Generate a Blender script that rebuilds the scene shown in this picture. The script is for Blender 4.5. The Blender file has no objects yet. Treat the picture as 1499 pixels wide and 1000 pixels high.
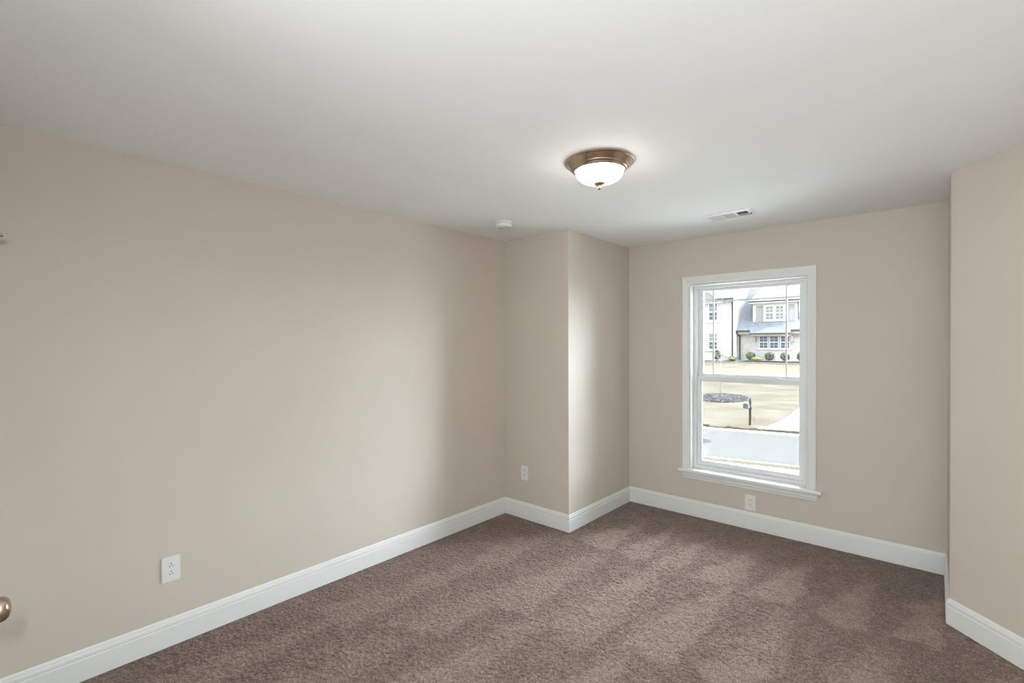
import bpy, bmesh, math, random
import numpy as np
from mathutils import Vector, Matrix

scene = bpy.context.scene
COL = scene.collection
R = math.radians

# ------------------------------------------------------------------ camera
CAMH = 1.5277
cam_data = bpy.data.cameras.new('camera')
cam = bpy.data.objects.new('camera', cam_data)
COL.objects.link(cam)
yaw, pitch, roll = 0.72206, -0.0084, -0.00325
fw = Vector((-math.sin(yaw), math.cos(yaw), 0)); rt = Vector((math.cos(yaw), math.sin(yaw), 0)); up = Vector((0, 0, 1))
fw2 = fw*math.cos(pitch) + up*math.sin(pitch); u2 = up*math.cos(pitch) - fw*math.sin(pitch)
r3 = rt*math.cos(roll) + u2*math.sin(roll); u3 = u2*math.cos(roll) - rt*math.sin(roll)
m = Matrix((r3, u3, -fw2)).transposed().to_4x4(); m.translation = Vector((0, 0, CAMH))
cam.matrix_world = m
cam_data.sensor_fit = 'HORIZONTAL'; cam_data.sensor_width = 36.0
cam_data.lens = 702.91/1499*36.0
cam_data.shift_y = 8.1/1499
cam_data.clip_start = 0.02; cam_data.clip_end = 400
scene.camera = cam

# ------------------------------------------------------------------ view, sky, sun, lights
vs = scene.view_settings
vs.view_transform = 'Standard'; vs.look = 'None'; vs.gamma = 1.0; vs.use_curve_mapping = False
vs.exposure = 0.09
world = bpy.data.worlds.new('sky'); scene.world = world; world.use_nodes = True
wt = world.node_tree; bg = wt.nodes['Background']
tcw = wt.nodes.new('ShaderNodeTexCoord')
dotn = wt.nodes.new('ShaderNodeVectorMath'); dotn.operation = 'DOT_PRODUCT'; dotn.inputs[1].default_value = Vector((0.56, 0.70, 0.45)).normalized()
wt.links.new(tcw.outputs['Generated'], dotn.inputs[0])
mr = wt.nodes.new('ShaderNodeMapRange'); mr.inputs['From Min'].default_value = 0.25; mr.inputs['From Max'].default_value = 1.0
mr.inputs['To Min'].default_value = 5.5; mr.inputs['To Max'].default_value = 54.0     # brighter sky lobe added to push more daylight through the window
wt.links.new(dotn.outputs['Value'], mr.inputs['Value']); wt.links.new(mr.outputs[0], bg.inputs[1])
bg.inputs[0].default_value = (0.80, 0.91, 1.0, 1)

SUN_DIR = Vector((0.78, 0.33, -0.53)).normalized()
sd = bpy.data.lights.new('sun', 'SUN'); sd.energy = 9; sd.angle = R(0.55); sd.color = (1, 0.95, 0.87)
so = bpy.data.objects.new('sun', sd); COL.objects.link(so)
so.rotation_euler = SUN_DIR.to_track_quat('-Z', 'Y').to_euler(); so.location = (-20, 10, 30)

def area(name, loc, direction, sx, sy, power, color=(1, 1, 1)):
    l = bpy.data.lights.new(name, 'AREA'); l.shape = 'RECTANGLE'; l.size = sx; l.size_y = sy
    l.energy = power; l.color = color
    o = bpy.data.objects.new(name, l); COL.objects.link(o); o.location = loc
    o.rotation_euler = Vector(direction).normalized().to_track_quat('-Z', 'Y').to_euler()
    return o
# unseen fill light added in the hall, and the photographer's flash by the lens
area('added_hall_fill', (0.05, -2.0, 1.35), (0.0, 1.0, 0.10), 2.2, 2.0, 69, (0.825, 0.925, 0.985))
fl = bpy.data.lights.new('camera_flash', 'POINT'); fl.energy = 54; fl.shadow_soft_size = 0.018; fl.color = (0.855, 0.93, 0.985)
flo = bpy.data.objects.new('camera_flash', fl); COL.objects.link(flo); flo.location = (-0.03, -0.052, CAMH+0.108)

# ------------------------------------------------------------------ materials
MATS = {}
def mat(name, color, rough=0.6, metal=0.0, spec=0.5):
    m = bpy.data.materials.new(name); m.use_nodes = True
    b = m.node_tree.nodes['Principled BSDF']
    b.inputs['Base Color'].default_value = (*color, 1); b.inputs['Roughness'].default_value = rough
    b.inputs['Metallic'].default_value = metal
    b.inputs['Specular IOR Level'].default_value = spec
    MATS[name] = m
    return m
def noisy(name, c1, c2, scale, rough=0.7, bump=0.0, bscale=None, detail=3, spec=0.3, ramp=(0.35, 0.65), stretch=None, dist=0.01):
    m = mat(name, c1, rough, 0, spec); nt = m.node_tree; b = nt.nodes['Principled BSDF']
    tc = nt.nodes.new('ShaderNodeTexCoord'); src = tc.outputs['Object']
    if stretch:
        mp = nt.nodes.new('ShaderNodeMapping'); mp.inputs['Scale'].default_value = stretch
        nt.links.new(src, mp.inputs[0]); src = mp.outputs[0]
    n = nt.nodes.new('ShaderNodeTexNoise'); n.inputs['Scale'].default_value = scale; n.inputs['Detail'].default_value = detail
    nt.links.new(src, n.inputs['Vector'])
    r = nt.nodes.new('ShaderNodeValToRGB')
    r.color_ramp.elements[0].position = ramp[0]; r.color_ramp.elements[0].color = (*c1, 1)
    r.color_ramp.elements[1].position = ramp[1]; r.color_ramp.elements[1].color = (*c2, 1)
    nt.links.new(n.outputs[0], r.inputs[0]); nt.links.new(r.outputs[0], b.inputs['Base Color'])
    if bump:
        n2 = nt.nodes.new('ShaderNodeTexNoise'); n2.inputs['Scale'].default_value = bscale or scale; n2.inputs['Detail'].default_value = 4
        nt.links.new(src, n2.inputs['Vector'])
        bp = nt.nodes.new('ShaderNodeBump'); bp.inputs['Strength'].default_value = bump; bp.inputs['Distance'].default_value = dist
        nt.links.new(n2.outputs[0], bp.inputs['Height']); nt.links.new(bp.outputs[0], b.inputs['Normal'])
    return m
def brick(name, c1, c2, mortar, scale, axis='XZ'):
    m = mat(name, c1, 0.85, 0, 0.2); nt = m.node_tree; b = nt.nodes['Principled BSDF']
    tc = nt.nodes.new('ShaderNodeTexCoord'); sp = nt.nodes.new('ShaderNodeSeparateXYZ'); cb = nt.nodes.new('ShaderNodeCombineXYZ')
    nt.links.new(tc.outputs['Object'], sp.inputs[0])
    nt.links.new(sp.outputs[axis[0]], cb.inputs[0]); nt.links.new(sp.outputs['Z'], cb.inputs[1])
    br = nt.nodes.new('ShaderNodeTexBrick'); br.inputs['Scale'].default_value = scale
    br.inputs['Color1'].default_value = (*c1, 1); br.inputs['Color2'].default_value = (*c2, 1); br.inputs['Mortar'].default_value = (*mortar, 1)
    br.inputs['Mortar Size'].default_value = 0.012; br.inputs['Brick Width'].default_value = 0.22; br.inputs['Row Height'].default_value = 0.075
    br.inputs['Bias'].default_value = 0.0
    nt.links.new(cb.outputs[0], br.inputs['Vector'])
    n = nt.nodes.new('ShaderNodeTexNoise'); n.inputs['Scale'].default_value = 2.2; n.inputs['Detail'].default_value = 4
    nt.links.new(tc.outputs['Object'], n.inputs['Vector'])
    mx = nt.nodes.new('ShaderNodeMixRGB'); mx.blend_type = 'MULTIPLY'; mx.inputs[0].default_value = 0.35
    r = nt.nodes.new('ShaderNodeValToRGB'); r.color_ramp.elements[0].color = (0.55, 0.5, 0.46, 1); r.color_ramp.elements[1].color = (1, 1, 1, 1)
    r.color_ramp.elements[0].position = 0.3; r.color_ramp.elements[1].position = 0.6
    nt.links.new(n.outputs[0], r.inputs[0]); nt.links.new(br.outputs[0], mx.inputs[1]); nt.links.new(r.outputs[0], mx.inputs[2])
    nt.links.new(mx.outputs[0], b.inputs['Base Color'])
    return m
def siding(name, color, step=0.18):
    m = mat(name, color, 0.6, 0, 0.3); nt = m.node_tree; b = nt.nodes['Principled BSDF']
    tc = nt.nodes.new('ShaderNodeTexCoord'); w = nt.nodes.new('ShaderNodeTexWave'); w.bands_direction = 'Z'; w.wave_profile = 'SAW'
    w.inputs['Scale'].default_value = 0.314/step
    nt.links.new(tc.outputs['Object'], w.inputs['Vector'])
    bp = nt.nodes.new('ShaderNodeBump'); bp.inputs['Strength'].default_value = 0.6; bp.inputs['Distance'].default_value = 0.03
    nt.links.new(w.outputs[1], bp.inputs['Height']); nt.links.new(bp.outputs[0], b.inputs['Normal'])
    return m

WALL = noisy('beige_wall_paint', (0.625, 0.558, 0.484), (0.635, 0.568, 0.493), 3.0, 0.62, 0.06, 260, spec=0.25, dist=0.002)
CEIL = noisy('white_ceiling_paint', (0.915, 0.915, 0.91), (0.925, 0.925, 0.92), 2.0, 0.85, 0.08, 180, spec=0.15, dist=0.002)
TRIM = mat('white_trim_paint', (0.80, 0.80, 0.78), 0.38, 0, 0.45)
VINYL = mat('white_window_vinyl', (0.80, 0.81, 0.80), 0.4, 0, 0.45)
PLASTIC = mat('white_plastic', (0.80, 0.795, 0.775), 0.35, 0, 0.5)
SLOT = mat('dark_slot', (0.03, 0.027, 0.025), 0.6)
NICKEL = mat('brushed_nickel', (0.50, 0.385, 0.295), 0.27, 1.0)
CHROME = mat('satin_chrome', (0.55, 0.55, 0.54), 0.2, 1.0)
RUBBER = mat('grey_rubber', (0.12, 0.12, 0.115), 0.5)
DUCT = mat('duct_dark', (0.05, 0.04, 0.032), 0.7)
DOORW = mat('white_door_paint', (0.80, 0.80, 0.78), 0.4)
BRICKX = brick('pale_brick', (0.37, 0.325, 0.290), (0.255, 0.220, 0.195), (0.42, 0.39, 0.365), 1.0, 'XZ')
BRICKY = brick('pale_brick_side', (0.37, 0.325, 0.290), (0.255, 0.220, 0.195), (0.42, 0.39, 0.365), 1.0, 'YZ')
SIDEG = siding('grey_beige_siding', (0.225, 0.205, 0.188))
SIDED = siding('grey_dormer_siding', (0.200, 0.186, 0.172))
ROOF = noisy('slate_shingles', (0.098, 0.100, 0.112), (0.135, 0.136, 0.148), 6, 0.9, 0.4, 12, spec=0.05, detail=5)
EXTW = mat('white_exterior_trim', (0.42, 0.41, 0.39), 0.5)
FASC = mat('cream_fascia', (0.27, 0.215, 0.17), 0.5)
GUTT = mat('dark_gutter', (0.035, 0.036, 0.038), 0.5, 0, 0.15)
PANE = mat('blue_grey_pane', (0.040, 0.050, 0.056), 0.1, 0, 0.3)
BLIND = mat('pale_blind', (0.115, 0.125, 0.122), 0.4, 0, 0.2)
LAWN = noisy('dormant_lawn', (0.062, 0.048, 0.033), (0.086, 0.074, 0.057), 0.9, 0.95, 0.3, 20, detail=8, spec=0.02, stretch=(0.6, 1.6, 1))
VERGE = noisy('dry_verge_grass', (0.044, 0.033, 0.020), (0.068, 0.056, 0.039), 3.0, 0.95, 0.3, 20, detail=8, spec=0.02)
DEADG = noisy('brown_grass_edge', (0.035, 0.025, 0.014), (0.075, 0.055, 0.034), 5.0, 0.95, 0.3, 20, spec=0.02)
ASPH = noisy('pale_asphalt', (0.060, 0.056, 0.053), (0.068, 0.063, 0.059), 1.2, 0.9, 0.1, 40, detail=6, spec=0.02, stretch=(0.3, 1.5, 1))
CONC = noisy('pale_concrete', (0.78, 0.78, 0.76), (0.86, 0.86, 0.84), 1.5, 0.85, 0.05, 30, spec=0.05)
MULCH = noisy('grey_mulch', (0.014, 0.013, 0.013), (0.075, 0.071, 0.069), 7.5, 0.95, 0.4, 9, detail=6, spec=0.02)
DMULCH = noisy('dark_mulch', (0.014, 0.013, 0.013), (0.034, 0.03, 0.029), 5, 0.95, spec=0.02)
BARK = noisy('pale_bark', (0.14, 0.13, 0.12), (0.18, 0.17, 0.16), 8, 0.9, spec=0.05)
LEAF = noisy('dark_leaf', (0.025, 0.036, 0.018), (0.075, 0.095, 0.055), 9, 0.7, spec=0.1)
LEAFY = noisy('yellow_leaf', (0.13, 0.128, 0.055), (0.20, 0.19, 0.10), 9, 0.7, spec=0.1)
POST = noisy('brown_post', (0.018, 0.013, 0.011), (0.027, 0.021, 0.018), 4, 0.7, spec=0.05)
MBOX = mat('grey_mailbox_metal', (0.032, 0.034, 0.034), 0.5, 0, 0.2)
GREENB = mat('teal_plastic', (0.03, 0.085, 0.078), 0.6, 0, 0.1)

def glass_mat():
    m = bpy.data.materials.new('window_glass'); m.use_nodes = True; nt = m.node_tree; nt.nodes.clear()
    o = nt.nodes.new('ShaderNodeOutputMaterial'); t = nt.nodes.new('ShaderNodeBsdfTransparent'); g = nt.nodes.new('ShaderNodeBsdfGlossy')
    t.inputs[0].default_value = (0.97, 0.985, 0.98, 1); g.inputs['Roughness'].default_value = 0.01
    f = nt.nodes.new('ShaderNodeFresnel'); f.inputs[0].default_value = 1.35; mx = nt.nodes.new('ShaderNodeMixShader')
    nt.links.new(f.outputs[0], mx.inputs[0]); nt.links.new(t.outputs[0], mx.inputs[1]); nt.links.new(g.outputs[0], mx.inputs[2])
    nt.links.new(mx.outputs[0], o.inputs[0]); return m
GLASS = glass_mat()
def screen_mat():
    m = bpy.data.materials.new('insect_screen_mesh'); m.use_nodes = True; nt = m.node_tree; nt.nodes.clear()
    o = nt.nodes.new('ShaderNodeOutputMaterial'); t = nt.nodes.new('ShaderNodeBsdfTransparent'); g = nt.nodes.new('ShaderNodeBsdfDiffuse')
    g.inputs[0].default_value = (0.10, 0.10, 0.10, 1); mx = nt.nodes.new('ShaderNodeMixShader'); mx.inputs[0].default_value = 0.20
    nt.links.new(t.outputs[0], mx.inputs[1]); nt.links.new(g.outputs[0], mx.inputs[2]); nt.links.new(mx.outputs[0], o.inputs[0]); return m
SCREEN = screen_mat()
def dome_mat():
    m = mat('lit_frosted_glass', (0.9, 0.86, 0.76), 0.3); b = m.node_tree.nodes['Principled BSDF']
    b.inputs['Emission Color'].default_value = (1.0, 0.93, 0.84, 1); b.inputs['Emission Strength'].default_value = 21
    return m
DOME = dome_mat()
def carpet_mat():
    m = mat('brown_carpet_pile', (0.2, 0.14, 0.11), 0.95, 0, 0.05); nt = m.node_tree; b = nt.nodes['Principled BSDF']
    a = nt.nodes.new('ShaderNodeAttribute'); a.attribute_name = 'pile'
    tc = nt.nodes.new('ShaderNodeTexCoord')
    n = nt.nodes.new('ShaderNodeTexNoise'); n.inputs['Scale'].default_value = 170; n.inputs['Detail'].default_value = 2
    nt.links.new(tc.outputs['Object'], n.inputs['Vector'])
    r = nt.nodes.new('ShaderNodeValToRGB'); e = r.color_ramp.elements
    e[0].position = 0.28; e[0].color = (0.122, 0.084, 0.066, 1); e[1].position = 0.72; e[1].color = (0.365, 0.266, 0.215, 1)
    k = e.new(0.5); k.color = (0.222, 0.157, 0.127, 1)
    ad = nt.nodes.new('ShaderNodeMath'); ad.operation = 'ADD'
    nt.links.new(n.outputs[0], ad.inputs[0]); nt.links.new(a.outputs['Fac'], ad.inputs[1])
    nt.links.new(ad.outputs[0], r.inputs[0]); nt.links.new(r.outputs[0], b.inputs['Base Color'])
    b.inputs['Sheen Weight'].default_value = 0.25; b.inputs['Sheen Roughness'].default_value = 0.5
    return m
CARPET = carpet_mat()

# ------------------------------------------------------------------ mesh helpers
def box(bm, x0, x1, y0, y1, z0, z1):
    v = [bm.verts.new((x, y, z)) for z in (z0, z1) for y in (y0, y1) for x in (x0, x1)]
    for f in ((0, 2, 3, 1), (4, 5, 7, 6), (0, 1, 5, 4), (2, 6, 7, 3), (0, 4, 6, 2), (1, 3, 7, 5)):
        bm.faces.new([v[i] for i in f])
def prism(bm, pts, d):
    """closed polygon pts (3D) extruded by vector d"""
    d = Vector(d); a = [bm.verts.new(p) for p in pts]; b = [bm.verts.new(Vector(p)+d) for p in pts]; n = len(pts)
    bm.faces.new(a[::-1]); bm.faces.new(b)
    for i in range(n): bm.faces.new((a[i], a[(i+1) % n], b[(i+1) % n], b[i]))
def lathe(bm, prof, c, seg=48, M=None):
    rings = []
    for r, z in prof:
        if r < 1e-6:
            p = Vector((0, 0, z)); p = (M @ p) if M else p
            rings.append([bm.verts.new(p+Vector(c))])
        else:
            ring = []
            for k in range(seg):
                a = 2*math.pi*k/seg; p = Vector((r*math.cos(a), r*math.sin(a), z)); p = (M @ p) if M else p
                ring.append(bm.verts.new(p+Vector(c)))
            rings.append(ring)
    for A, B in zip(rings, rings[1:]):
        if len(A) == 1 and len(B) == 1: continue
        for k in range(seg):
            k2 = (k+1) % seg
            if len(A) == 1: bm.faces.new((A[0], B[k], B[k2]))
            elif len(B) == 1: bm.faces.new((A[k], A[k2], B[0]))
            else: bm.faces.new((A[k], A[k2], B[k2], B[k]))
def tube(bm, pts, r, seg=10):
    pts = [Vector(p) for p in pts]; rings = []
    rs = r if isinstance(r, (list, tuple)) else [r]*len(pts)
    for i, p in enumerate(pts):
        t = (pts[min(i+1, len(pts)-1)]-pts[max(i-1, 0)]).normalized()
        a = t.orthogonal().normalized() if abs(t.z) > 0.9 else t.cross(Vector((0, 0, 1))).normalized()
        b = t.cross(a)
        rings.append([bm.verts.new(p+(a*math.cos(2*math.pi*k/seg)+b*math.sin(2*math.pi*k/seg))*rs[i]) for k in range(seg)])
    for A, B in zip(rings, rings[1:]):
        for k in range(seg): bm.faces.new((A[k], A[(k+1) % seg], B[(k+1) % seg], B[k]))
    bm.faces.new(rings[0][::-1]); bm.faces.new(rings[-1])
def sweep(bm, P, Mv, N, prof):
    """profile (t along the mitre vector, d along N) swept along points P"""
    rings = [[bm.verts.new(Vector(p)+mv*t+N*d) for t, d in prof] for p, mv in zip(P, Mv)]
    n = len(prof)
    for A, B in zip(rings, rings[1:]):
        for k in range(n): bm.faces.new((A[k], A[(k+1) % n], B[(k+1) % n], B[k]))
    bm.faces.new(rings[0][::-1]); bm.faces.new(rings[-1])
def link(name, bm, material, parent=None, smooth=False, bevel=0.0, root=None):
    bmesh.ops.recalc_face_normals(bm, faces=bm.faces[:])
    if bevel:
        bmesh.ops.bevel(bm, geom=[e for e in bm.edges if len(e.link_faces) == 2 and e.calc_face_angle() > 0.6], offset=bevel, segments=2, affect='EDGES')
    if parent is not None:
        r = parent
        while r.parent: r = r.parent
        bm.transform(Matrix.Translation(-r.location))
    me = bpy.data.meshes.new(name); bm.to_mesh(me); bm.free()
    me.materials.append(material)
    if smooth:
        me.polygons.foreach_set('use_smooth', [True]*len(me.polygons))
        me.set_sharp_from_angle(angle=R(38))
    o = bpy.data.objects.new(name, me); COL.objects.link(o)
    if parent is not None: o.parent = parent
    return o
def thing(name, loc, label, cat, group=None):
    o = bpy.data.objects.new(name, None); COL.objects.link(o); o.location = loc; o.empty_display_size = 0.1
    o['label'] = label; o['category'] = cat
    if group: o['group'] = group
    return o
def tag(o, label, cat, group=None):
    o['label'] = label; o['category'] = cat
    if group: o['group'] = group
    return o
def struct(o, label=None, cat=None):
    o['kind'] = 'structure'
    if label: o['label'] = label
    if cat: o['category'] = cat
    return o
def B(): return bmesh.new()

# ------------------------------------------------------------------ room shell
H = 2.44
XL, YJ, XJ, YB, XR, YR = -2.909, 3.201, -2.214, 4.224, 0.064, 3.504
YN = -0.012                              # near wall
DX, DY = 0.7053, -0.7089                 # diagonal wall direction
QX, QY = XR+DX*1.7, YR+DY*1.7
HX = -1.20                               # where the near wall stops at the hall opening
HY = -2.2
T = 0.12
b = B(); box(b, XL-T, XL, YN-T, YJ+T, 0, H); struct(link('wall_left', b, WALL), 'long beige painted wall on the left', 'wall')
b = B(); box(b, XL, XJ-T, YJ, YJ+T, 0, H); box(b, XJ-T, XJ, YJ, YJ+T, 0, H)
struct(link('wall_jog_front', b, WALL), 'short beige wall facing the camera in the left corner', 'wall')
b = B(); box(b, XJ-T, XJ, YJ+T, YB+0.2, 0, H); struct(link('wall_jog_side', b, WALL), 'short beige wall beside the window wall, lit by the window', 'wall')
WX0, WX1, WZ0, WZ1 = -1.624, -0.732, 0.385, 2.031
OW = 0.165
b = B()
box(b, XJ, WX0, YB, YB+OW, 0, H); box(b, WX1, XR+T, YB, YB+OW, 0, H)
box(b, WX0, WX1, YB, YB+OW, WZ1, H); box(b, WX0, WX1, YB, YB+OW, 0, WZ0)
bmesh.ops.remove_doubles(b, verts=b.verts[:], dist=1e-5)
struct(link('wall_back', b, WALL), 'beige wall with the single window', 'wall')
b = B(); box(b, XR, XR+T, YR+0.001, YB, 0, H); struct(link('wall_return', b, WALL), 'narrow beige return wall beside the angled wall', 'wall')
nx, ny = -DY, DX
b = B(); prism(b, [(XR, YR, 0), (QX, QY, 0), (QX+nx*T, QY+ny*T, 0), (XR+nx*T, YR+ny*T, 0)], (0, 0, H))
struct(link('wall_right', b, WALL), 'angled beige wall at the right edge', 'wall')
b = B(); box(b, QX, QX+T, HY, QY+0.03, 0, H); struct(link('wall_hall_right', b, WALL), 'beige hall wall behind the camera on the right', 'wall')
b = B(); box(b, HX-T, QX+T, HY-T, HY, 0, H); struct(link('wall_hall_end', b, WALL), 'beige wall at the end of the hall behind the camera', 'wall')
b = B(); box(b, HX-T, HX, HY, YN-T, 0, H); struct(link('wall_hall_left', b, WALL), 'beige hall wall behind the camera on the left', 'wall')
# near wall with the closed door (its knob and hinge stop reach into the view)
D0, D1, DH = -2.285, -1.505, 2.045
b = B(); box(b, XL, D0, YN-T, YN, 0, H); box(b, D1, HX, YN-T, YN, 0, H); box(b, D0, D1, YN-T, YN, DH, H)
struct(link('wall_near', b, WALL), 'beige wall beside the camera holding the closed door', 'wall')

# ceiling with the register's opening
VX0, VX1, VY0, VY1 = -1.225, -0.975, 3.552, 3.682
b = B()
X0, X1, Y0, Y1 = XL-T, QX+T, HY-T, YB+OW
box(b, X0, VX0, Y0, Y1, H, H+0.1); box(b, VX1, X1, Y0, Y1, H, H+0.1)
box(b, VX0, VX1, Y0, VY0, H, H+0.1); box(b, VX0, VX1, VY1, Y1, H, H+0.1)
struct(link('ceiling', b, CEIL), 'flat white painted ceiling', 'ceiling')

# carpeted floor
def carpet():
    s = 0.0055
    xs = np.arange(XL-0.02, QX+0.05, s); ys = np.arange(-0.10, YB+0.02, s)
    nxn, nyn = len(xs), len(ys)
    X, Y = np.meshgrid(xs, ys)
    rng = np.random.default_rng(7)
    def smooth(a, k):
        for _ in range(k):
            a = (a+np.roll(a, 1, 0)+np.roll(a, -1, 0)+np.roll(a, 1, 1)+np.roll(a, -1, 1))/5
        return a/a.std()
    fine = rng.standard_normal(X.shape); n1 = smooth(rng.standard_normal(X.shape), 1); n2 = smooth(rng.standard_normal(X.shape), 4)
    n3 = smooth(rng.standard_normal(X.shape), 60)
    Z = -0.004+0.0021*fine+0.0012*n1+0.0006*n2
    # vacuum strokes: rows of strokes along Y, light pile widening towards the near end of each stroke
    wob = 0.018*n3
    S = np.zeros_like(X)
    def row(y0, y1, edges, seed, amp, jit):
        r = np.random.default_rng(seed)
        for e0, e1 in zip(edges, edges[1:]):
            ya = y0+r.uniform(-jit, jit); yb = y1+r.uniform(-jit, jit); a = amp*r.uniform(0.75, 1.15)
            sk = r.uniform(-0.06, 0.03)
            xx = X+wob-sk*(Y-ya)
            u = (xx-e0)/(e1-e0); v = (Y+wob*1.4-ya)/(yb-ya)
            ins = (v > 0) & (v < 1.1)
            edge = 0.12+0.62*np.clip(v, 0, 1)
            l = np.clip((u-edge)/0.22, 0, 1)*np.clip((1.0-u)/0.05, 0, 1)
            fade = np.clip((1.1-v)/0.3, 0, 1)*np.clip(v/0.05, 0, 1)
            S[:] = np.where(ins, np.maximum(S, a*l*fade), S)
    row(3.12, 3.86, [-2.16, -1.80, -1.53, -1.27, -0.95, -0.60, -0.25, 0.04], 3, 1.0, 0.03)
    row(2.20, 3.14, [-2.62, -2.22, -1.70, -1.30, -0.92, -0.52, -0.1, 0.3], 5, 0.72, 0.22)
    row(1.35, 2.30, [-2.75, -2.35, -1.92, -1.55, -1.08, -0.62, -0.2, 0.2, 0.6], 8, 0.72, 0.25)
    row(0.40, 1.50, [-2.8, -2.4, -1.95, -1.5, -1.05, -0.6, -0.15, 0.3], 11, 0.6, 0.25)
    k = S.copy()
    for _ in range(3): k = (k+np.roll(k, 1, 0)+np.roll(k, -1, 0)+np.roll(k, 1, 1)+np.roll(k, -1, 1))/5
    pile = -0.060+0.165*k+0.018*n3+0.040*n1+0.05*fine+0.018*n2
    inside = (X > XL-0.02) & ((Y < YJ+0.02) | (X > XJ-0.02)) & (X < np.where(Y > YR, XR+0.02, 9)) & ((X-XR)*0.7089+(Y-YR)*0.7053 < 0.05*0+0.03+np.where((Y > YR-0.0) & (X <= XR+0.02), 5, 0))
    co = np.stack([X, Y, Z], -1).reshape(-1, 3).astype(np.float32)
    q = inside[:-1, :-1] & inside[1:, :-1] & inside[:-1, 1:] & inside[1:, 1:]
    ii, jj = np.nonzero(q); base = ii*nxn+jj
    F = np.stack([base, base+1, base+nxn+1, base+nxn], -1)
    used = np.zeros(len(co), bool); used[F.ravel()] = True
    remap = np.cumsum(used)-1
    co = co[used]; F = remap[F].astype(np.int32); pl = pile.reshape(-1)[used].astype(np.float32)
    # sub-floor slab, part of the same mesh
    sl = np.array([(x, y, z) for z in (-0.10, -0.02) for (x, y) in ((XL-T, HY-T), (QX+T, HY-T), (QX+T, YB+OW), (XL-T, YB+OW))], np.float32)
    o = len(co); co = np.vstack([co, sl])
    SF = np.array([(3, 2, 1, 0), (4, 5, 6, 7), (0, 1, 5, 4), (1, 2, 6, 5), (2, 3, 7, 6), (3, 0, 4, 7)], np.int32)+o
    F = np.vstack([F, SF]); pl = np.concatenate([pl, np.zeros(8, np.float32)])
    me = bpy.data.meshes.new('floor'); me.vertices.add(len(co)); me.vertices.foreach_set('co', co.ravel())
    me.loops.add(F.size); me.loops.foreach_set('vertex_index', F.ravel())
    me.polygons.add(len(F)); me.polygons.foreach_set('loop_start', np.arange(0, F.size, 4, dtype=np.int32))
    me.update(calc_edges=True); me.validate()
    at = me.attributes.new('pile', 'FLOAT', 'POINT'); at.data.foreach_set('value', pl)
    me.polygons.foreach_set('use_smooth', [True]*len(me.polygons))
    me.materials.append(CARPET)
    ob = bpy.data.objects.new('floor', me); COL.objects.link(ob)
    struct(ob, 'brown carpet with pale vacuum strokes', 'floor')
carpet()

# baseboards
BBP = [(0, 0), (.015, 0), (.015, .097), (.0122, .100), (.0122, .1035), (.0140, .107), (.0135, .119), (.0090, .123), (.0090, .1265), (.0070, .134), (.003, .1395), (0, .1395)]
def baseboards(pts, names, first_open=True):
    pts = [Vector((*p, 0)) for p in pts]; ns = []
    for a, c in zip(pts, pts[1:]):
        d = (c-a).normalized(); ns.append(Vector((d.y, -d.x, 0)))     # room lies on the right of the path
    def mit(i):
        if i == 0: return ns[0]
        if i == len(pts)-1: return ns[-1]
        return (ns[i-1]+ns[i])/(1+ns[i-1].dot(ns[i]))
    for i, n in enumerate(names):
        if n is None: continue
        bm = B(); sweep(bm, [pts[i], pts[i+1]], [mit(i), mit(i+1)], Vector((0, 0, 1)), BBP)
        struct(link(n, bm, TRIM), 'white moulded baseboard', 'baseboard')
baseboards([(XL, YN), (XL, YJ), (XJ, YJ), (XJ, YB), (XR, YB), (XR, YR), (QX, QY), (QX, HY)],
           ['baseboard_left', 'baseboard_jog_front', 'baseboard_jog_side', 'baseboard_back', 'baseboard_return', 'baseboard_right', 'baseboard_hall_right'])

# ------------------------------------------------------------------ window_1
win = thing('window_1', (-1.178, YB, WZ0), 'white double-hung window with grid muntins in the upper sash', 'window'); win['kind'] = 'structure'
CP = [(0, 0), (0, .010), (.003, .013), (.009, .013), (.012, .0095), (.016, .0095), (.030, .013), (.044, .0165), (.056, .018), (.060, .0165), (.060, 0)]
b = B()
iw0, iw1, iz0, iz1 = WX0-0.004, WX1+0.004, 0.41, WZ1+0.003
sweep(b, [(iw0, YB, iz0), (iw0, YB, iz1), (iw1, YB, iz1), (iw1, YB, iz0)],
      [Vector((-1, 0, 0)), Vector((-1, 0, 1.18)), Vector((1, 0, 1.18)), Vector((1, 0, 0))], Vector((0, -1, 0)), CP)
link('casing', b, TRIM, win)
# jamb liner
JY = 4.300
b = B()
box(b, WX0, WX0+0.006, YB, JY+0.085, WZ0, WZ1); box(b, WX1-0.006, WX1, YB, JY+0.085, WZ0, WZ1); box(b, WX0+0.006, WX1-0.006, YB, JY+0.085, WZ1-0.006, WZ1)
link('jamb', b, TRIM, win)
# stool with horns and apron
b = B()
prism(b, [(-1.713, YB, .385), (-1.713, YB-.045, .385), (-1.713, YB-.050, .390), (-1.713, YB-.050, .406), (-1.713, YB-.046, .411), (-1.713, YB, .411)], (1.083, 0, 0))
box(b, WX0+.001, WX1-.001, YB-.001, JY+0.02, .387, .411)
link('stool', b, TRIM, win)
b = B()
AP = [(0, 0), (.018, 0), (.018, -.014), (.015, -.018), (.015, -.034), (.010, -.046), (.010, -.056), (0, -.056)]
ra = [b.verts.new((-1.686+0.18*(-z) if z < -.03 else -1.686, YB-d, .385+z)) for d, z in AP]
rb = [b.verts.new((-.658-0.18*(-z) if z < -.03 else -.658, YB-d, .385+z)) for d, z in AP]
for k in range(len(AP)): b.faces.new((ra[k], ra[(k+1) % 8], rb[(k+1) % 8], rb[k]))
b.faces.new(ra[::-1]); b.faces.new(rb)
link('apron', b, TRIM, win)
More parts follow.
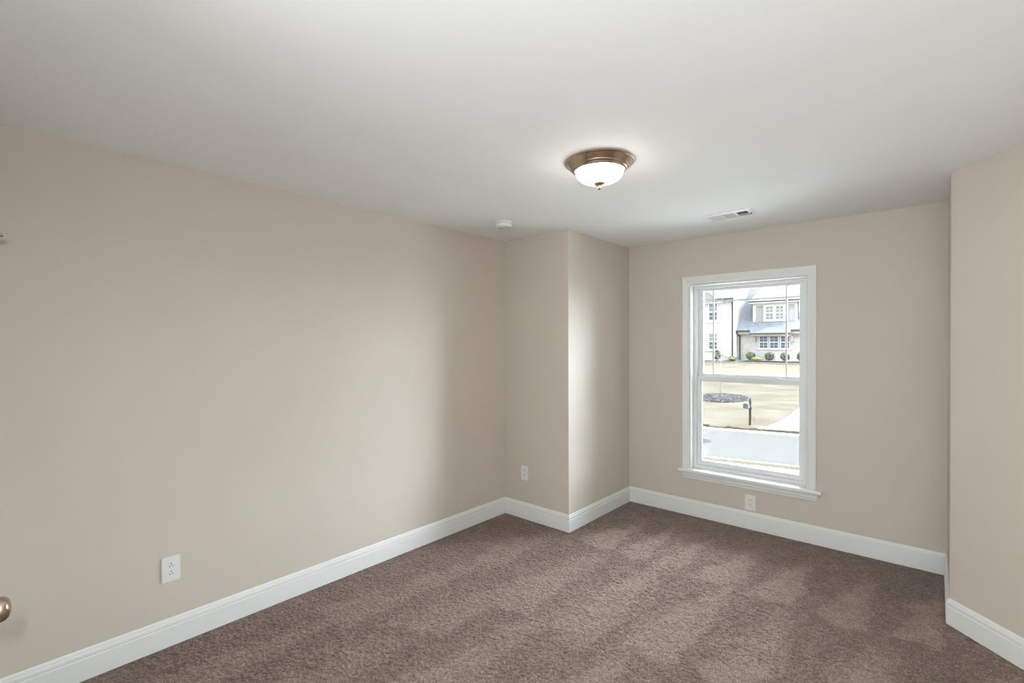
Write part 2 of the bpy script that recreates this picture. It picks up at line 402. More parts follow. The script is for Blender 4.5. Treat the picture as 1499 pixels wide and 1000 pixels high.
def ring(bm, x0, x1, z0, z1, wl, wr, wb, wt, y0, y1):
    """rectangular frame, four mitred members"""
    o = [(x0, z0), (x1, z0), (x1, z1), (x0, z1)]; i = [(x0+wl, z0+wb), (x1-wr, z0+wb), (x1-wr, z1-wt), (x0+wl, z1-wt)]
    vo0 = [bm.verts.new((x, y0, z)) for x, z in o]; vi0 = [bm.verts.new((x, y0, z)) for x, z in i]
    vo1 = [bm.verts.new((x, y1, z)) for x, z in o]; vi1 = [bm.verts.new((x, y1, z)) for x, z in i]
    for k in range(4):
        j = (k+1) % 4
        bm.faces.new((vo0[k], vo0[j], vi0[j], vi0[k])); bm.faces.new((vo1[k], vi1[k], vi1[j], vo1[j]))
        bm.faces.new((vo0[k], vo1[k], vo1[j], vo0[j])); bm.faces.new((vi0[k], vi0[j], vi1[j], vi1[k]))
FX0, FX1 = WX0+.006, WX1-.006
b = B(); ring(b, FX0, FX1, .411, WZ1-.006, .026, .026, .028, .022, JY, JY+0.085)
link('vinyl_frame', b, VINYL, win, bevel=0.002)
SX0, SX1 = FX0+.0265, FX1-.0265
GX0, GX1 = -1.556, -0.800
# lower sash (room side)
ly0, ly1 = JY+.012, JY+.046
b = B(); ring(b, SX0, SX1, .4405, 1.226, GX0-SX0-.008, SX1-GX1-.008, .030, .034, ly0, ly1)
ring(b, GX0-.0085, GX1+.0085, .4700, 1.1925, .0085, .0085, .0085, .0085, ly0+.010, ly1-.004)
ls = link('lower_sash', b, VINYL, win, bevel=0.0015)
b = B(); box(b, GX0-.004, GX1+.004, ly0+.020, ly0+.024, .474, 1.188); link('glass_pane', b, GLASS, ls)
for fx in (.235, .765):
    x = SX0+(SX1-SX0)*fx
    b = B(); prism(b, [(x-.045, ly0+.004, 1.2265), (x+.045, ly0+.004, 1.2265), (x+.020, ly0+.004, 1.237), (x-.020, ly0+.004, 1.237)], (0, .022, 0)); link('sash_latch', b, VINYL, ls, bevel=.002)
# upper sash (outer track)
uy0, uy1 = JY+.047, JY+.075
b = B(); ring(b, SX0, SX1, 1.205, WZ1-.0285, GX0-SX0+.004, SX1-GX1+.002, .047, .022, uy0, uy1)
us = link('upper_sash', b, VINYL, win, bevel=0.0015)
UG0, UG1, UZ0, UZ1 = GX0+.004, GX1-.002, 1.252, WZ1-.0505
b = B(); box(b, UG0-.003, UG1+.003, uy0+.016, uy0+.020, UZ0-.003, UZ1+.003); link('glass_pane', b, GLASS, us)
b = B()
for x in (-1.468, -0.896): box(b, x-.0075, x+.0075, uy0+.0120, uy0+.0155, UZ0, UZ1)
for z in (1.354, 1.888): box(b, UG0, UG1, uy0+.0118, uy0+.0157, z-.0075, z+.0075)
link('muntin_grid', b, VINYL, us)
# half screen outside the lower sash
b = B(); ring(b, SX0, SX1, .4405, 1.215, .018, .018, .018, .018, JY+.076, JY+.084)
sc = link('screen_frame', b, VINYL, win)
b = B(); box(b, SX0+.018, SX1-.018, JY+.0795, JY+.0805, .4585, 1.197); link('screen_mesh', b, SCREEN, sc)

# ------------------------------------------------------------------ door_1 beside the camera
door = thing('door_1', ((D0+D1)/2, YN, 0), 'closed white door beside the camera, only its knob and hinge stop in view', 'door'); door['kind'] = 'structure'
DF = YN+.002
b = B(); box(b, D0+.012, D1-.012, DF-.035, DF, .012, DH-.012)
for z0, z1 in ((.22, .90), (1.06, 1.90)):
    for x0 in (D0+.11, D0+.42):
        ring(b, x0, x0+.25, z0, z1, .02, .02, .02, .02, DF-.001, DF+.006)
link('door_leaf', b, DOORW, door)
b = B(); ring(b, D0-.058, D1+.058, -.06, DH+.058, .058, .058, .06, .058, YN, YN+.012)
for v in b.verts: v.co.z = max(v.co.z, 0.001)
bmesh.ops.dissolve_degenerate(b, edges=b.edges[:], dist=1e-5)
link('door_casing', b, TRIM, door)
b = B(); box(b, D0, D0+.011, DF-.05, DF-.0005, 0.001, DH); box(b, D1-.011, D1, DF-.05, DF-.0005, 0.001, DH); box(b, D0+.011, D1-.011, DF-.05, DF-.0005, DH-.011, DH); link('door_jamb', b, TRIM, door)
MY = Matrix.Rotation(-math.pi/2, 3, 'X')      # lathe axis +Z -> +Y
KX, KZ, KT = -1.575, .932, .0625
L = KT-DF
b = B(); lathe(b, [(0, 0), (.033, 0), (.033, .006), (.028, .010), (.013, .013), (.011, .022), (.012, L-.038), (.019, L-.034), (.0252, L-.027), (.0276, L-.019), (.0262, L-.011), (.021, L-.005), (.012, L-.001), (0, L)], (KX, DF, KZ), 40, MY)
link('door_knob', b, NICKEL, door, smooth=True)
HXP = D0+.010
for hz in (1.868, 1.05, .26):
    b = B(); tube(b, [(HXP, DF+.004, hz-.045), (HXP, DF+.004, hz+.045)], .006, 12); lathe(b, [(.0075, 0), (.0075, .004), (.004, .009), (0, .010)], (HXP, DF+.004, hz+.045), 12)
    box(b, HXP+.002, HXP+.032, DF-.0003, DF+.0015, hz-.044, hz+.044)
    hg = link('hinge', b, NICKEL, door, smooth=True)
    if hz > 1.5:
        b = B(); tube(b, [(HXP, DF+.006, hz+.012), (HXP+.001, .050, hz+.015)], .004, 10)
        tube(b, [(HXP+.001, .046, hz+.0148), (HXP+.001, .076, hz+.0155), (HXP+.001, .082, hz+.0155)], [.007, .007, .0045], 14); link('door_stop', b, CHROME, hg, smooth=True)

# ------------------------------------------------------------------ outlets
OUT = 'duplex wall outlets'
def outlet(loc, rz, label, flip=False):
    """local frame: plate in XZ, facing -Y"""
    o = thing('wall_outlet', (0, 0, 0), label, 'outlet', OUT)
    s = -1 if flip else 1
    b = B(); box(b, -.040, .040, -.006, 0, -.0625, .0625); link('cover_plate', b, PLASTIC, o, bevel=.0022)
    for cz in (.0195, -.0195):
        b = B(); n = 24; pts = []
        for k in range(n):
            a = 2*math.pi*k/n; x = .0172*math.cos(a); z = max(-.0138, min(.0138, .0172*math.sin(a))); pts.append((x, -.0058, cz+z))
        prism(b, pts, (0, -.0016, 0)); bmesh.ops.dissolve_degenerate(b, edges=b.edges[:], dist=1e-5)
        rc = link('receptacle', b, PLASTIC, o)
        b = B()
        box(b, -.0078, -.0050, -.0079, -.0060, cz+s*.005-.0044, cz+s*.005+.0044)
        box(b, .0050, .0078, -.0079, -.0060, cz+s*.005-.0038, cz+s*.005+.0038)
        lathe(b, [(0, 0), (.0030, 0), (.0030, .0020), (0, .0020)], (0, -.0060, cz-s*.0070), 12, Matrix.Rotation(math.pi/2, 3, 'X'))
        link('slot', b, SLOT, rc)
    b = B(); lathe(b, [(0, 0), (.003, 0), (.003, .001), (.002, .0016), (0, .0016)], (0, -.006, 0), 12, Matrix.Rotation(math.pi/2, 3, 'X')); link('screw', b, PLASTIC, o)
    o.location = loc; o.rotation_euler = (0, 0, rz)
    return o
outlet((XL, 0.6755, .388), math.pi/2, 'white outlet mounted ground holes up on the long left wall', True)
outlet((-2.676, YJ, .398), 0, 'white outlet on the short wall of the left corner jog')
outlet((-1.128, YB, .216), 0, 'white outlet under the window, close above the baseboard')

# ------------------------------------------------------------------ ceiling light
LX, LY = -1.270, 2.112
lamp = thing('ceiling_light', (LX, LY, H), 'lit flush-mount ceiling light, bronze ringed pan with frosted glass bowl', 'lamp')
c = (LX, LY, H)
b = B(); lathe(b, [(0, 0), (.1680, 0), (.1710, -.003), (.1715, -.008), (.1680, -.011), (.1640, -.011), (.1560, -.020), (.1480, -.031), (.1455, -.0335), (.1430, -.033), (.1400, -.040), (.1340, -.0445), (.1320, -.0435), (.1290, -.050), (.1250, -.0525), (.1200, -.0505), (.1180, -.040), (0, -.040)], c, 96)
link('pan', b, NICKEL, lamp, smooth=True)
b = B(); pr = [(.1165, -.0405), (.1175, -.056)]
for k in range(1, 17):
    a = k/16*math.pi/2; pr.append((.1175*math.cos(a)**0.78 if k < 16 else 0, -.056-.054*math.sin(a)))
lathe(b, pr, c, 72); gb = link('glass_bowl', b, DOME, lamp, smooth=True)
b = B(); lathe(b, [(0, -.1055), (.0265, -.1060), (.0285, -.1085), (.0268, -.1140), (.0205, -.1205), (.0110, -.1245), (.0070, -.1265), (.0070, -.1290), (.0110, -.1315), (.0115, -.1350), (.0080, -.1395), (.0025, -.1430), (0, -.1435)], c, 32)
link('finial', b, NICKEL, lamp, smooth=True)

# ------------------------------------------------------------------ smoke detector
SX, SY = -2.452, 2.690
smoke = thing('smoke_detector', (SX, SY, H), 'round white smoke detector on the ceiling near the left corner', 'smoke detector')
c = (SX, SY, H)
b = B(); lathe(b, [(0, 0), (.0650, 0), (.0650, -.007), (.0610, -.0085), (0, -.0085)], c, 48); link('base_plate', b, PLASTIC, smoke, smooth=True)
b = B(); lathe(b, [(0, -.0085), (.0600, -.0085), (.0590, -.013), (.0615, -.0135), (.0615, -.030), (.0590, -.0355), (.0530, -.0385), (0, -.0400)], c, 48); link('body', b, PLASTIC, smoke, smooth=True)
b = B()
for k in range(16):
    a = 2*math.pi*k/16; M = Matrix.Rotation(a, 3, 'Z')
    vs_ = []
    for z in (-.0125, -.0095):
        for (x, y) in ((.0592, -.008), (.0602, -.008), (.0602, .008), (.0592, .008)): vs_.append(b.verts.new(M @ Vector((x, y, z))+Vector(c)))
    for f in ((0, 1, 2, 3), (7, 6, 5, 4), (0, 4, 5, 1), (1, 5, 6, 2), (2, 6, 7, 3), (3, 7, 4, 0)): b.faces.new([vs_[i] for i in f])
link('air_slots', b, mat('slot_grey', (0.35, 0.35, 0.34), 0.6), smoke)
b = B()
lathe(b, [(0, -.039), (.013, -.0392), (.0125, -.0415), (0, -.0422)], (SX+.012, SY-.008, H), 24); link('test_button', b, PLASTIC, smoke, smooth=True)
b = B()
for k in range(-2, 3):
    box(b, SX-.040+abs(k)*.002, SX-.012, SY+k*.009-.0015, SY+k*.009+.0015, H-.0402, H-.0392)
link('grille', b, MATS['slot_grey'], smoke)

# ------------------------------------------------------------------ ceiling register
vent = thing('ceiling_vent', (-1.10, 3.617, H), 'white ceiling air register with three louver banks near the window', 'vent')
b = B()
fo = (-1.255, -0.945, 3.522, 3.712)
for k, (p, q) in enumerate([((fo[0], fo[2]), (fo[1], fo[2])), ((fo[1], fo[2]), (fo[1], fo[3])), ((fo[1], fo[3]), (fo[0], fo[3])), ((fo[0], fo[3]), (fo[0], fo[2]))]): pass
pts = [Vector((fo[0], fo[2], H)), Vector((fo[1], fo[2], H)), Vector((fo[1], fo[3], H)), Vector((fo[0], fo[3], H))]
mv = [Vector((1, 1, 0)), Vector((-1, 1, 0)), Vector((-1, -1, 0)), Vector((1, -1, 0))]
FP = [(0, 0), (.002, .003), (.022, .008), (.030, .008), (.030, -.02), (.0295, -.02), (.0295, 0)]
FP = [(0, 0), (.002, .003), (.022, .008), (.031, .008), (.031, 0)]
rings = [[b.verts.new(p+mm*t+Vector((0, 0, -d))) for t, d in FP] for p, mm in zip(pts, mv)]
for i in range(4):
    A, C2 = rings[i], rings[(i+1) % 4]
    for k in range(5): b.faces.new((A[k], A[(k+1) % 5], C2[(k+1) % 5], C2[k]))
link('frame', b, PLASTIC, vent)
ix0, ix1, iy0, iy1 = fo[0]+.031, fo[1]-.031, fo[2]+.031, fo[3]-.031
b = B(); W = (ix1-ix0)
s1, s2 = ix0+W*.315, ix0+W*.685
for x in (s1, s2):
    b = B(); box(b, x-.006, x+.006, iy0, iy1, H-.008, H-.004); link('divider', b, PLASTIC, vent)
def bank(x0, x1, along, tilt, n):
    bm = B()
    for k in range(n):
        if along == 'y':
            xc = x0+(x1-x0)*(k+.5)/n; hw = .0075*math.cos(tilt); hh = .0075*math.sin(tilt)
            prism(bm, [(xc-hw, iy0, H-.002-hh), (xc+hw, iy0, H-.002+hh), (xc+hw, iy0, H-.001+hh), (xc-hw, iy0, H-.001-hh)], (0, iy1-iy0, 0))
        else:
            yc = iy0+(iy1-iy0)*(k+.5)/n; hw = .0075*math.cos(tilt); hh = .0075*math.sin(tilt)
            prism(bm, [(x0, yc-hw, H-.002-hh), (x0, yc+hw, H-.002+hh), (x0, yc+hw, H-.001+hh), (x0, yc-hw, H-.001-hh)], (x1-x0, 0, 0))
    return link('louver_bank', bm, PLASTIC, vent)
bank(ix0, s1-.006, 'y', R(48), 6); bank(s1+.006, s2-.006, 'x', R(-38), 10); bank(s2+.006, ix1, 'y', R(-50), 6)
b = B(); tube(b, [(fo[1]-.020, 3.622, H-.006), (fo[1]-.018, 3.622, H-.016)], .003, 8); lathe(b, [(0, -.019), (.005, -.017), (.005, -.014), (0, -.012)], (fo[1]-.018, 3.622, H), 12); link('damper_lever', b, DUCT, vent)
b = B(); box(b, VX0, VX1, VY0, VY1, H+.09, H+.10)
for (x0, x1, y0, y1) in ((VX0, VX0+.002, VY0, VY1), (VX1-.002, VX1, VY0, VY1), (VX0, VX1, VY0, VY0+.002), (VX0, VX1, VY1-.002, VY1)): box(b, x0, x1, y0, y1, H+.01, H+.09)
link('duct_boot', b, DUCT, vent)

# ------------------------------------------------------------------ outside: street and lawn
def lawn_z(y): return -2.42+(y-23.2)*0.0725
YE = 53.4
def ky(x): return 0.21*(x+5.0)                 # the street runs slightly askew to the house
LX0, LX1 = -45, 30
b = B(); prism(b, [(LX0, 23.78, 0), (LX0, 50.7, 0), (LX0, 75, 0), (LX0, 75, -4), (LX0, 23.78, -4)], (LX1-LX0, 0, 0))
for v in b.verts:
    if v.co.y < 24: v.co.y += ky(v.co.x)
    if v.co.z > -3: v.co.z = lawn_z(min(v.co.y, 50.7))
    else: v.co.z = -6
struct(link('lawn', b, LAWN), 'sunlit straw-coloured dormant lawn across the street', 'lawn')
ZS = -2.49
def strip(bm, y0, y1, z1, x0=LX0, x1=LX1, z0=None):
    prism(bm, [(x0, y0+ky(x0), z1), (x1, y0+ky(x1), z1), (x1, y1+ky(x1), z1), (x0, y1+ky(x0), z1)], (0, 0, (z0 if z0 is not None else ZS-.3)-z1))
b = B(); strip(b, 17.35, 23.25, ZS); struct(link('street', b, ASPH), 'pale grey street beyond the window', 'street')
b = B(); strip(b, 23.25, 23.68, ZS+.02); struct(link('far_kerb', b, CONC), 'white concrete kerb on the far side of the street', 'kerb')
b = B(); rr = random.Random(4)
for k in range(240):
    x = -30+k*.25
    if x > -5.8: strip(b, 23.68, 23.76, ZS+.035, x, x+.25)
    else: strip(b, 23.68, 23.80+rr.uniform(0, .07), ZS+.05+rr.uniform(.03, .10), x, x+.25)
struct(link('grass_edge', b, DEADG), 'brown dead grass edge along the far kerb', 'grass')
b = B(); strip(b, 17.18, 17.35, ZS+.02); struct(link('near_kerb', b, CONC), 'white concrete kerb on the near side of the street', 'kerb')
b = B(); strip(b, 16.65, 17.17, ZS+.018)
xx = -30.3
while xx < 15: strip(b, 16.64, 17.18, ZS+.03, xx+.015, xx+1.235, ZS); xx += 1.25
struct(link('verge', b, VERGE), 'tan strip with joints along the near kerb', 'verge')
b = B(); prism(b, [(LX0, YB+OW, ZS+.035), (LX1, YB+OW, ZS+.035), (LX1, 16.64+ky(LX1), ZS+.035), (LX0, 16.64+ky(LX0), ZS+.035)], (0, 0, -.3)); struct(link('forecourt', b, CONC), 'white concrete forecourt below the window', 'pavement')
SHADOW = noisy('painted_street_shadow', (0.031, 0.031, 0.035), (0.035, 0.035, 0.039), 3, 0.9, spec=0.02)  # shadow cast on the street, painted in as thin dark ovals
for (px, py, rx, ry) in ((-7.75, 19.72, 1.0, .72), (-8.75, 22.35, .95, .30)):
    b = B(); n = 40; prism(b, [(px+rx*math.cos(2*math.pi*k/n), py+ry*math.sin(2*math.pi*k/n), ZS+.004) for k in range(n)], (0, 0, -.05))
    struct(link('painted_shadow', b, SHADOW), 'blue-grey oval shadow painted on the street, at the '+('left edge of the lower pane' if rx > .96 else 'far kerb by the left edge of the lower pane'), 'painted shadow')
# driveway with its curved flare, following the lawn slope
edge = [(-6.05, 23.64), (-5.86, 23.9), (-5.70, 24.3), (-5.52, 25.2), (-5.40, 26.6), (-5.40, 29.3), (-5.40, 40), (-5.40, 50.7)]
b = B()
for i in range(len(edge)-1):
    a0, a1 = edge[i], edge[i+1]
    f0, f1 = max(0, 1-(a0[1]-23.64)/.8), max(0, 1-(a1[1]-23.64)/.8)      # near edge follows the kerb
    y0, y1 = a0[1]+f0*.21*5.55, a1[1]+f1*.21*5.55
    prism(b, [(a0[0], a0[1], lawn_z(a0[1])+.03), (-.5, y0, lawn_z(y0)+.03), (-.5, y1, lawn_z(y1)+.03), (a1[0], a1[1], lawn_z(a1[1])+.03)], (0, 0, -.12))
struct(link('driveway', b, CONC), 'white concrete driveway flaring into the street', 'driveway')

# mulch ring
rr = random.Random(9)
mc = Vector((-9.85, 30.5)); 
b = B(); cv = b.verts.new((mc.x, mc.y, lawn_z(mc.y)+.06)); ringv = []
for k in range(64):
    a = 2*math.pi*k/64; r = 1.62*(1+rr.uniform(-.05, .05)); ringv.append((mc.x+r*math.cos(a), mc.y+r*.98*math.sin(a)))
v1 = [b.verts.new((x, y, lawn_z(y)+.01)) for x, y in ringv]
v2 = [b.verts.new((mc.x+(x-mc.x)*.86, mc.y+(y-mc.y)*.86, lawn_z(y)+.035+rr.uniform(-.015, .015))) for x, y in ringv]
for k in range(64):
    j = (k+1) % 64; b.faces.new((v1[k], v1[j], v2[j], v2[k])); b.faces.new((v2[k], v2[j], cv))
for k in range(420):
    a = rr.uniform(0, 6.283); r = 1.5*math.sqrt(rr.random()); x = mc.x+r*math.cos(a); y = mc.y+r*math.sin(a); z = lawn_z(y)+.045
    s = rr.uniform(.03, .09); M = Matrix.Rotation(rr.uniform(0, 3), 3, 'Z') @ Matrix.Rotation(rr.uniform(-.5, .5), 3, 'X')
    vv = [b.verts.new(M @ Vector((sx*s, sy*s*.4, sz*.02))+Vector((x, y, z))) for sz in (-1, 1) for sy in (-1, 1) for sx in (-1, 1)]
    for f in ((0, 2, 3, 1), (4, 5, 7, 6), (0, 1, 5, 4), (2, 6, 7, 3), (0, 4, 6, 2), (1, 3, 7, 5)): b.faces.new([vv[i] for i in f])
o = tag(link('mulch_ring', b, MULCH), 'grey mulch ring around the thin sapling on the lawn', 'mulch'); o['kind'] = 'stuff'
# sapling
SPX, SPY = -9.90, 30.7
spz = lawn_z(SPY)+.07
sap = thing('sapling', (SPX, SPY, spz), 'thin bare sapling standing in the grey mulch ring', 'tree')
b = B(); tube(b, [(SPX, SPY, spz), (SPX+.02, SPY, spz+1.2), (SPX, SPY, spz+2.2), (SPX+.03, SPY, spz+3.1)], [.035, .030, .022, .010], 8); tr = link('trunk', b, BARK, sap, smooth=True)
rr = random.Random(5)
for k in range(9):
    b = B(); z = spz+1.55+k*.15; a = k*2.4; l = .75-.05*k
    p0 = Vector((SPX+.01, SPY, z)); p1 = p0+Vector((math.cos(a)*l*.3, math.sin(a)*l*.3, l*.5)); p2 = p0+Vector((math.cos(a)*l*.55, math.sin(a)*l*.55, l*1.05))
    tube(b, [p0, p1, p2], [.014, .010, .004], 6)
    q = p1+Vector((rr.uniform(-.25, .25), rr.uniform(-.25, .25), .35)); tube(b, [p1, q], [.008, .003], 6)
    link('branch', b, BARK, sap, smooth=True)
# mailbox
MX_, MY_ = -6.49, 24.24; mz = lawn_z(MY_)
mb = thing('mailbox', (MX_, MY_, mz), 'grey mailbox on a brown post by the far kerb', 'mailbox')
b = B(); box(b, MX_-.045, MX_+.045, MY_-.045, MY_+.045, mz-.1, mz+1.16); lathe(b, [(.04, 0), (.025, .02), (.036, .045), (.036, .065), (0, .11)], (MX_, MY_, mz+1.16), 16); link('post', b, POST, mb, bevel=.008)
b = B(); box(b, MX_-.24, MX_+.08, MY_-.03, MY_+.03, mz+.74, mz+.80); link('arm', b, POST, mb)
b = B(); n = 12; prof = [(-.11, .0), (.11, .0), (.11, .13)]+[(.11*math.cos(math.pi*k/n), .13+.11*math.sin(math.pi*k/n)) for k in range(1, n)]+[(-.11, .13)]
prism(b, [(MX_-.10+x, MY_-.36, mz+.80+z) for x, z in prof], (0, .50, 0)); link('mailbox_body', b, MBOX, mb)
b = B(); prism(b, [(MX_-.10+x*.92, MY_-.372, mz+.81+z*.92) for x, z in prof], (0, .011, 0)); tube(b, [(MX_-.10, MY_-.39, mz+.97), (MX_-.10, MY_-.37, mz+.97)], .02, 8); link('mailbox_door', b, mat('pale_metal', (.040, .042, .042), .5, 0, .2), mb)
b = B(); box(b, MX_+.012, MX_+.020, MY_-.25, MY_-.22, mz+.90, mz+1.14); box(b, MX_+.012, MX_+.020, MY_-.25, MY_-.14, mz+1.08, mz+1.14); link('flag', b, POST, mb)

# ------------------------------------------------------------------ house across the street
HG = lawn_z(50.7)
hs = thing('house', (-15.5, 52, HG), 'pale brick two-storey house with slate roof and dormer across the street', 'house')
XW = -15.5
b = B(); prism(b, [(-26, 52, HG-.3), (XW, 52, HG-.3), (XW, 52, 6.05), (-26, 52, 6.05)], (0, .25, 0)); link('brick_front', b, BRICKX, hs)
b = B(); prism(b, [(XW, 52.25, HG-.3), (XW, 53.4, HG-.3), (XW, 53.4, 2.4), (XW, 52.25, 2.4)], (-.25, 0, 0)); link('brick_side', b, BRICKY, hs)
ms = .45
b = B(); prism(b, [(XW, 52.25, 2.4), (XW, 64.0, 2.4), (XW, 64.0, 6.05), (XW, 58.2, 6.05+6.2*ms), (XW, 52.25, 6.05+.25*ms)], (-.2, 0, 0)); link('siding_gable', b, SIDEG, hs)
def roofplane(bm, x0, x1, y0, z0, y1, z1, t=.12):
    prism(bm, [(x0, y0, z0), (x0, y1, z1), (x0, y1, z1-t), (x0, y0, z0-t)], (x1-x0, 0, 0))
b = B(); roofplane(b, -26, XW+.12, 51.6, 6.05, 58.2, 6.05+6.6*ms); roofplane(b, -26, XW+.12, 64.8, 6.05, 58.2, 6.05+6.6*ms); link('main_roof', b, ROOF, hs)
b = B(); box(b, -17.0, XW+.12, 51.52, 51.62, 5.93, 6.08); link('gutter', b, GUTT, hs)
b = B(); box(b, -17.0, XW+.08, 51.62, 52.0, 5.72, 5.92); link('fascia', b, FASC, hs)
# front gable
gx0, gx1, gz0 = -23.6, -16.45, 5.90; gm = (gx0+gx1)/2; gz1 = gz0+(gx1-gx0)/2*.93
b = B(); prism(b, [(gx0+.3, 51.7, gz0), (gx1-.3, 51.7, gz0), (gm, 51.7, gz1-.3)], (0, .3, 0)); link('gable_panel', b, mat('pale_gable_panel', (0.135, 0.13, 0.122), 0.7), hs)
b = B()
for sgn in (-1, 1):
    e = gx0 if sgn < 0 else gx1
    prism(b, [(e, 51.55, gz0), (gm, 51.55, gz1), (gm, 51.55, gz1-.42), (e-sgn*.42, 51.55, gz0)], (0, .16, 0))
link('rake_board', b, EXTW, hs)
b = B()
for sgn in (-1, 1):
    e = gx0-.1 if sgn < 0 else gx1+.1
    prism(b, [(e, 51.45, gz0-.06), (gm, 51.45, gz1+.04), (gm, 51.45, gz1+.14), (e, 51.45, gz0+.04)], (0, 4, 0))
link('gable_roof', b, ROOF, hs)
b = B(); box(b, gx0, gx1, 51.6, 52.0, gz0-.26, gz0); link('cornice', b, EXTW, hs)

def hwin(x0, x1, z0, z1, y, blind=False, tr=.09, rows=2, cols=2, blindlow=False):
    b = B(); ring(b, x0, x1, z0, z1, tr, tr, tr, tr, y-.07, y+.02)
    zm = (z0+z1)/2; ix0_, ix1_ = x0+tr, x1-tr
    box(b, ix0_, ix1_, y-.06, y, zm-.045, zm+.045)
    for za, zb in ((z0+tr, zm-.045), (zm+.045, z1-tr)):
        for c_ in range(1, cols): box(b, ix0_+(ix1_-ix0_)*c_/cols-.014, ix0_+(ix1_-ix0_)*c_/cols+.014, y-.05, y-.02, za, zb)
        for r_ in range(1, rows): box(b, ix0_, ix1_, y-.05, y-.02, za+(zb-za)*r_/rows-.014, za+(zb-za)*r_/rows+.014)
    w = link('window', b, EXTW, hs)
    for i, (za, zb) in enumerate(((z0+tr, zm-.045), (zm+.045, z1-tr))):
        b = B(); box(b, ix0_, ix1_, y-.018, y-.006, za, zb)
        link('pane', b, BLIND if ((blind and i == 1) or blindlow) else PANE, w)
for x in (-18.73, -17.53, -19.93): hwin(x-.50, x+.50, 3.80, 5.66, 52, True)
for x in (-18.73, -17.53, -19.93): hwin(x-.50, x+.50, .74, 2.50, 52, True)
b = B(); box(b, -20.6, -16.9, 51.93, 52.0, 2.52, 2.78); box(b, -20.6, -16.9, 51.90, 52.0, .60, .74); box(b, -20.6, -16.9, 51.90, 52.0, 3.62, 3.79); link('window_trim', b, EXTW, hs)
b = B(); box(b, XW-.16, XW-.04, 51.86, 51.98, HG-.1, 5.75); link('downspout', b, GUTT, hs)
# right-hand section
RY = 53.4; RX1 = 4.0
b = B(); prism(b, [(XW, RY, HG-.3), (RX1, RY, HG-.3), (RX1, RY, 2.75), (XW, RY, 2.75)], (0, .25, 0)); link('brick_front', b, BRICKX, hs)
b = B(); prism(b, [(RX1, RY+.25, HG-.3), (RX1, 66, HG-.3), (RX1, 66, 3), (RX1, 60.2, 9.6), (RX1, RY+.25, 2.75)], (-.2, 0, 0)); link('gable_end', b, SIDEG, hs)
b = B(); roofplane(b, XW-.02+.02, RX1+.3, 52.9, 2.745, 60.3, 10.145, .16); roofplane(b, XW, RX1+.3, 67.4, 3.0, 60.3, 10.145, .16); roofplane(b, -14.15, -10.5, 52.6, 2.445, 52.92, 2.765, .1); link('slate_roof', b, ROOF, hs)
b = B(); box(b, XW-.02, -14.16, 52.78, 52.90, 2.60, 2.75); box(b, -10.49, RX1+.3, 52.78, 52.90, 2.60, 2.75); box(b, -14.16, -10.49, 52.48, 52.60, 2.31, 2.45); link('gutter', b, GUTT, hs)
b = B(); box(b, XW, RX1+.3, 52.92, 53.4, 2.36, 2.58); box(b, -14.12, -10.53, 52.62, 52.92, 2.16, 2.31); link('fascia', b, FASC, hs)
b = B(); tube(b, [(XW+.10, 52.80, 2.60), (XW+.12, 52.85, 2.45), (XW+.24, 53.28, 2.15), (XW+.24, 53.30, HG)], .06, 8); link('downspout', b, GUTT, hs)
for (a0, a1) in ((-13.45, -12.60), (-12.50, -11.65), (-11.52, -10.66)): hwin(a0, a1, .87, 2.18, 53.4, False, .07)
b = B(); box(b, -13.55, -10.56, 53.30, 53.4, .76, .87); link('window_trim', b, EXTW, hs)
for x in (-13.85, -10.45):
    b = B(); box(b, x-.13, x+.13, 53.15, 53.4, 1.55, 2.16); link('bracket', b, FASC, hs)
# dormer
b = B(); box(b, -14.05, -10.15, 53.8, 58.0, 3.4, 5.60); link('dormer_wall', b, SIDED, hs)
for x0 in (-14.12, -10.33):
    b = B(); box(b, x0, x0+.25, 53.72, 53.82, 3.62, 5.42); link('corner_board', b, EXTW, hs)
b = B(); box(b, -14.12, -10.08, 53.68, 53.82, 5.24, 5.56); link('frieze', b, FASC, hs)
b = B(); roofplane(b, -14.4, -9.85, 53.35, 5.72, 57.6, 7.40, .1); link('dormer_roof', b, ROOF, hs)
b = B(); box(b, -14.4, -9.85, 53.30, 53.37, 5.60, 5.74); link('gutter', b, GUTT, hs)
b = B(); box(b, -14.38, -9.87, 53.37, 53.80, 5.50, 5.60); link('soffit', b, EXTW, hs)
b = B(); box(b, -13.12, -11.04, 53.70, 53.80, 3.62, 5.30); link('window_trim', b, EXTW, hs)
for (a0, a1) in ((-12.98, -12.14), (-12.06, -11.22)): hwin(a0, a1, 3.74, 5.22, 53.70, True, .09, 2, 2, True)
b = B(); tube(b, [(-9.98, 53.40, 5.6), (-9.98, 53.5, 5.4), (-10.05, 53.75, 5.15), (-10.05, 53.78, 3.75)], .05, 8); link('downspout', b, GUTT, hs)

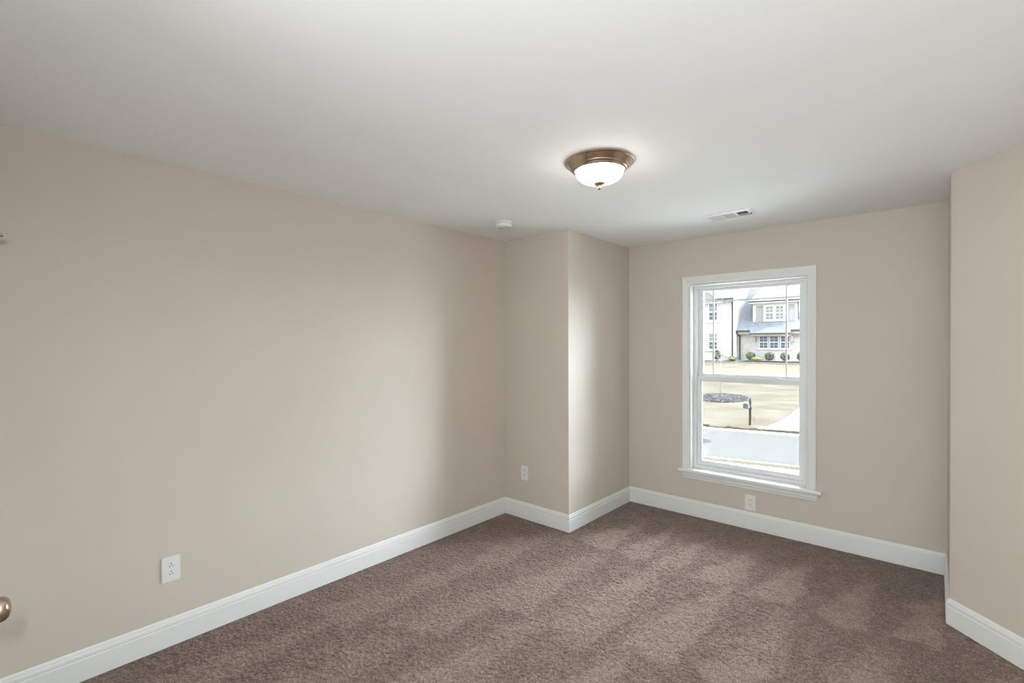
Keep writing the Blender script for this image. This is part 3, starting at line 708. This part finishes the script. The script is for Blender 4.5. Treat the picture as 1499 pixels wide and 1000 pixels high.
# planting bed and shrubs
b = B(); box(b, -26, XW, 50.9, 52.0, HG-.2, HG+.05); box(b, XW, -6, 50.9, 53.4, HG-.2, HG+.05)
o = struct(link('planting_bed', b, DMULCH), 'dark mulch bed along the front of the house', 'bed')
def shrub(x, y, w, h, label, material, seed, stem=True):
    s = thing('shrub', (x, y, HG+.05), label, 'shrub', 'shrubs along the house front')
    q = random.Random(seed); b = B()
    tube(b, [(x, y, HG), (x, y, HG+h*.35)], .03, 6)
    for k in range(5):
        a = k*1.256; tube(b, [(x, y, HG+h*.2), (x+math.cos(a)*w*.3, y+math.sin(a)*w*.3, HG+h*.6)], .012, 5)
    link('stems', b, BARK, s)
    b = B()
    for k in range(420):
        while True:
            p = Vector((q.uniform(-1, 1), q.uniform(-1, 1), q.uniform(-1, 1)))
            if 0.3 < p.length < 1: break
        p = p.normalized()*(p.length**.4)*q.uniform(.86, 1.06)
        c_ = Vector((x+p.x*w/2, y+p.y*w/2, HG+h*.58+p.z*h*.44))
        n_ = (p+Vector((q.uniform(-.7, .7), q.uniform(-.7, .7), q.uniform(-.7, .7)))).normalized(); a_ = n_.orthogonal().normalized(); d_ = n_.cross(a_); l = q.uniform(.05, .095)
        vv = [b.verts.new(c_+a_*l), b.verts.new(c_+d_*l*.55), b.verts.new(c_-a_*l), b.verts.new(c_-d_*l*.55)]; b.faces.new(vv)
    link('foliage', b, material, s)
shrub(-16.95, 51.4, .95, 1.15, 'green shrub in front of the left brick wing', LEAF, 1)
shrub(-13.90, 52.1, .90, .98, 'green shrub left of the triple window', LEAF, 2)
shrub(-12.03, 51.4, .88, .98, 'green shrub below the triple window\'s middle', LEAF, 3)
shrub(-10.70, 51.4, .88, .98, 'green shrub below the right end of the triple window', LEAF, 4)
shrub(-9.30, 51.4, .90, 1.05, 'green shrub at the right edge of the window view', LEAF, 5)
shrub(-15.45, 51.45, .80, .52, 'low yellow shrub beside the dark downspout of the brick wing', LEAFY, 6)
shrub(-13.05, 50.95, .95, .52, 'low yellow shrub between two green shrubs under the house eave', LEAFY, 7)
b = B(); prism(b, [(-14.95, 50.95, HG+.05), (-14.35, 50.95, HG+.05), (-14.40, 51.0, HG+.17), (-14.90, 51.0, HG+.17)], (0, .6, 0)); tag(link('splash_block', b, GREENB), 'low teal splash block at the foot of the downspout', 'splash block')
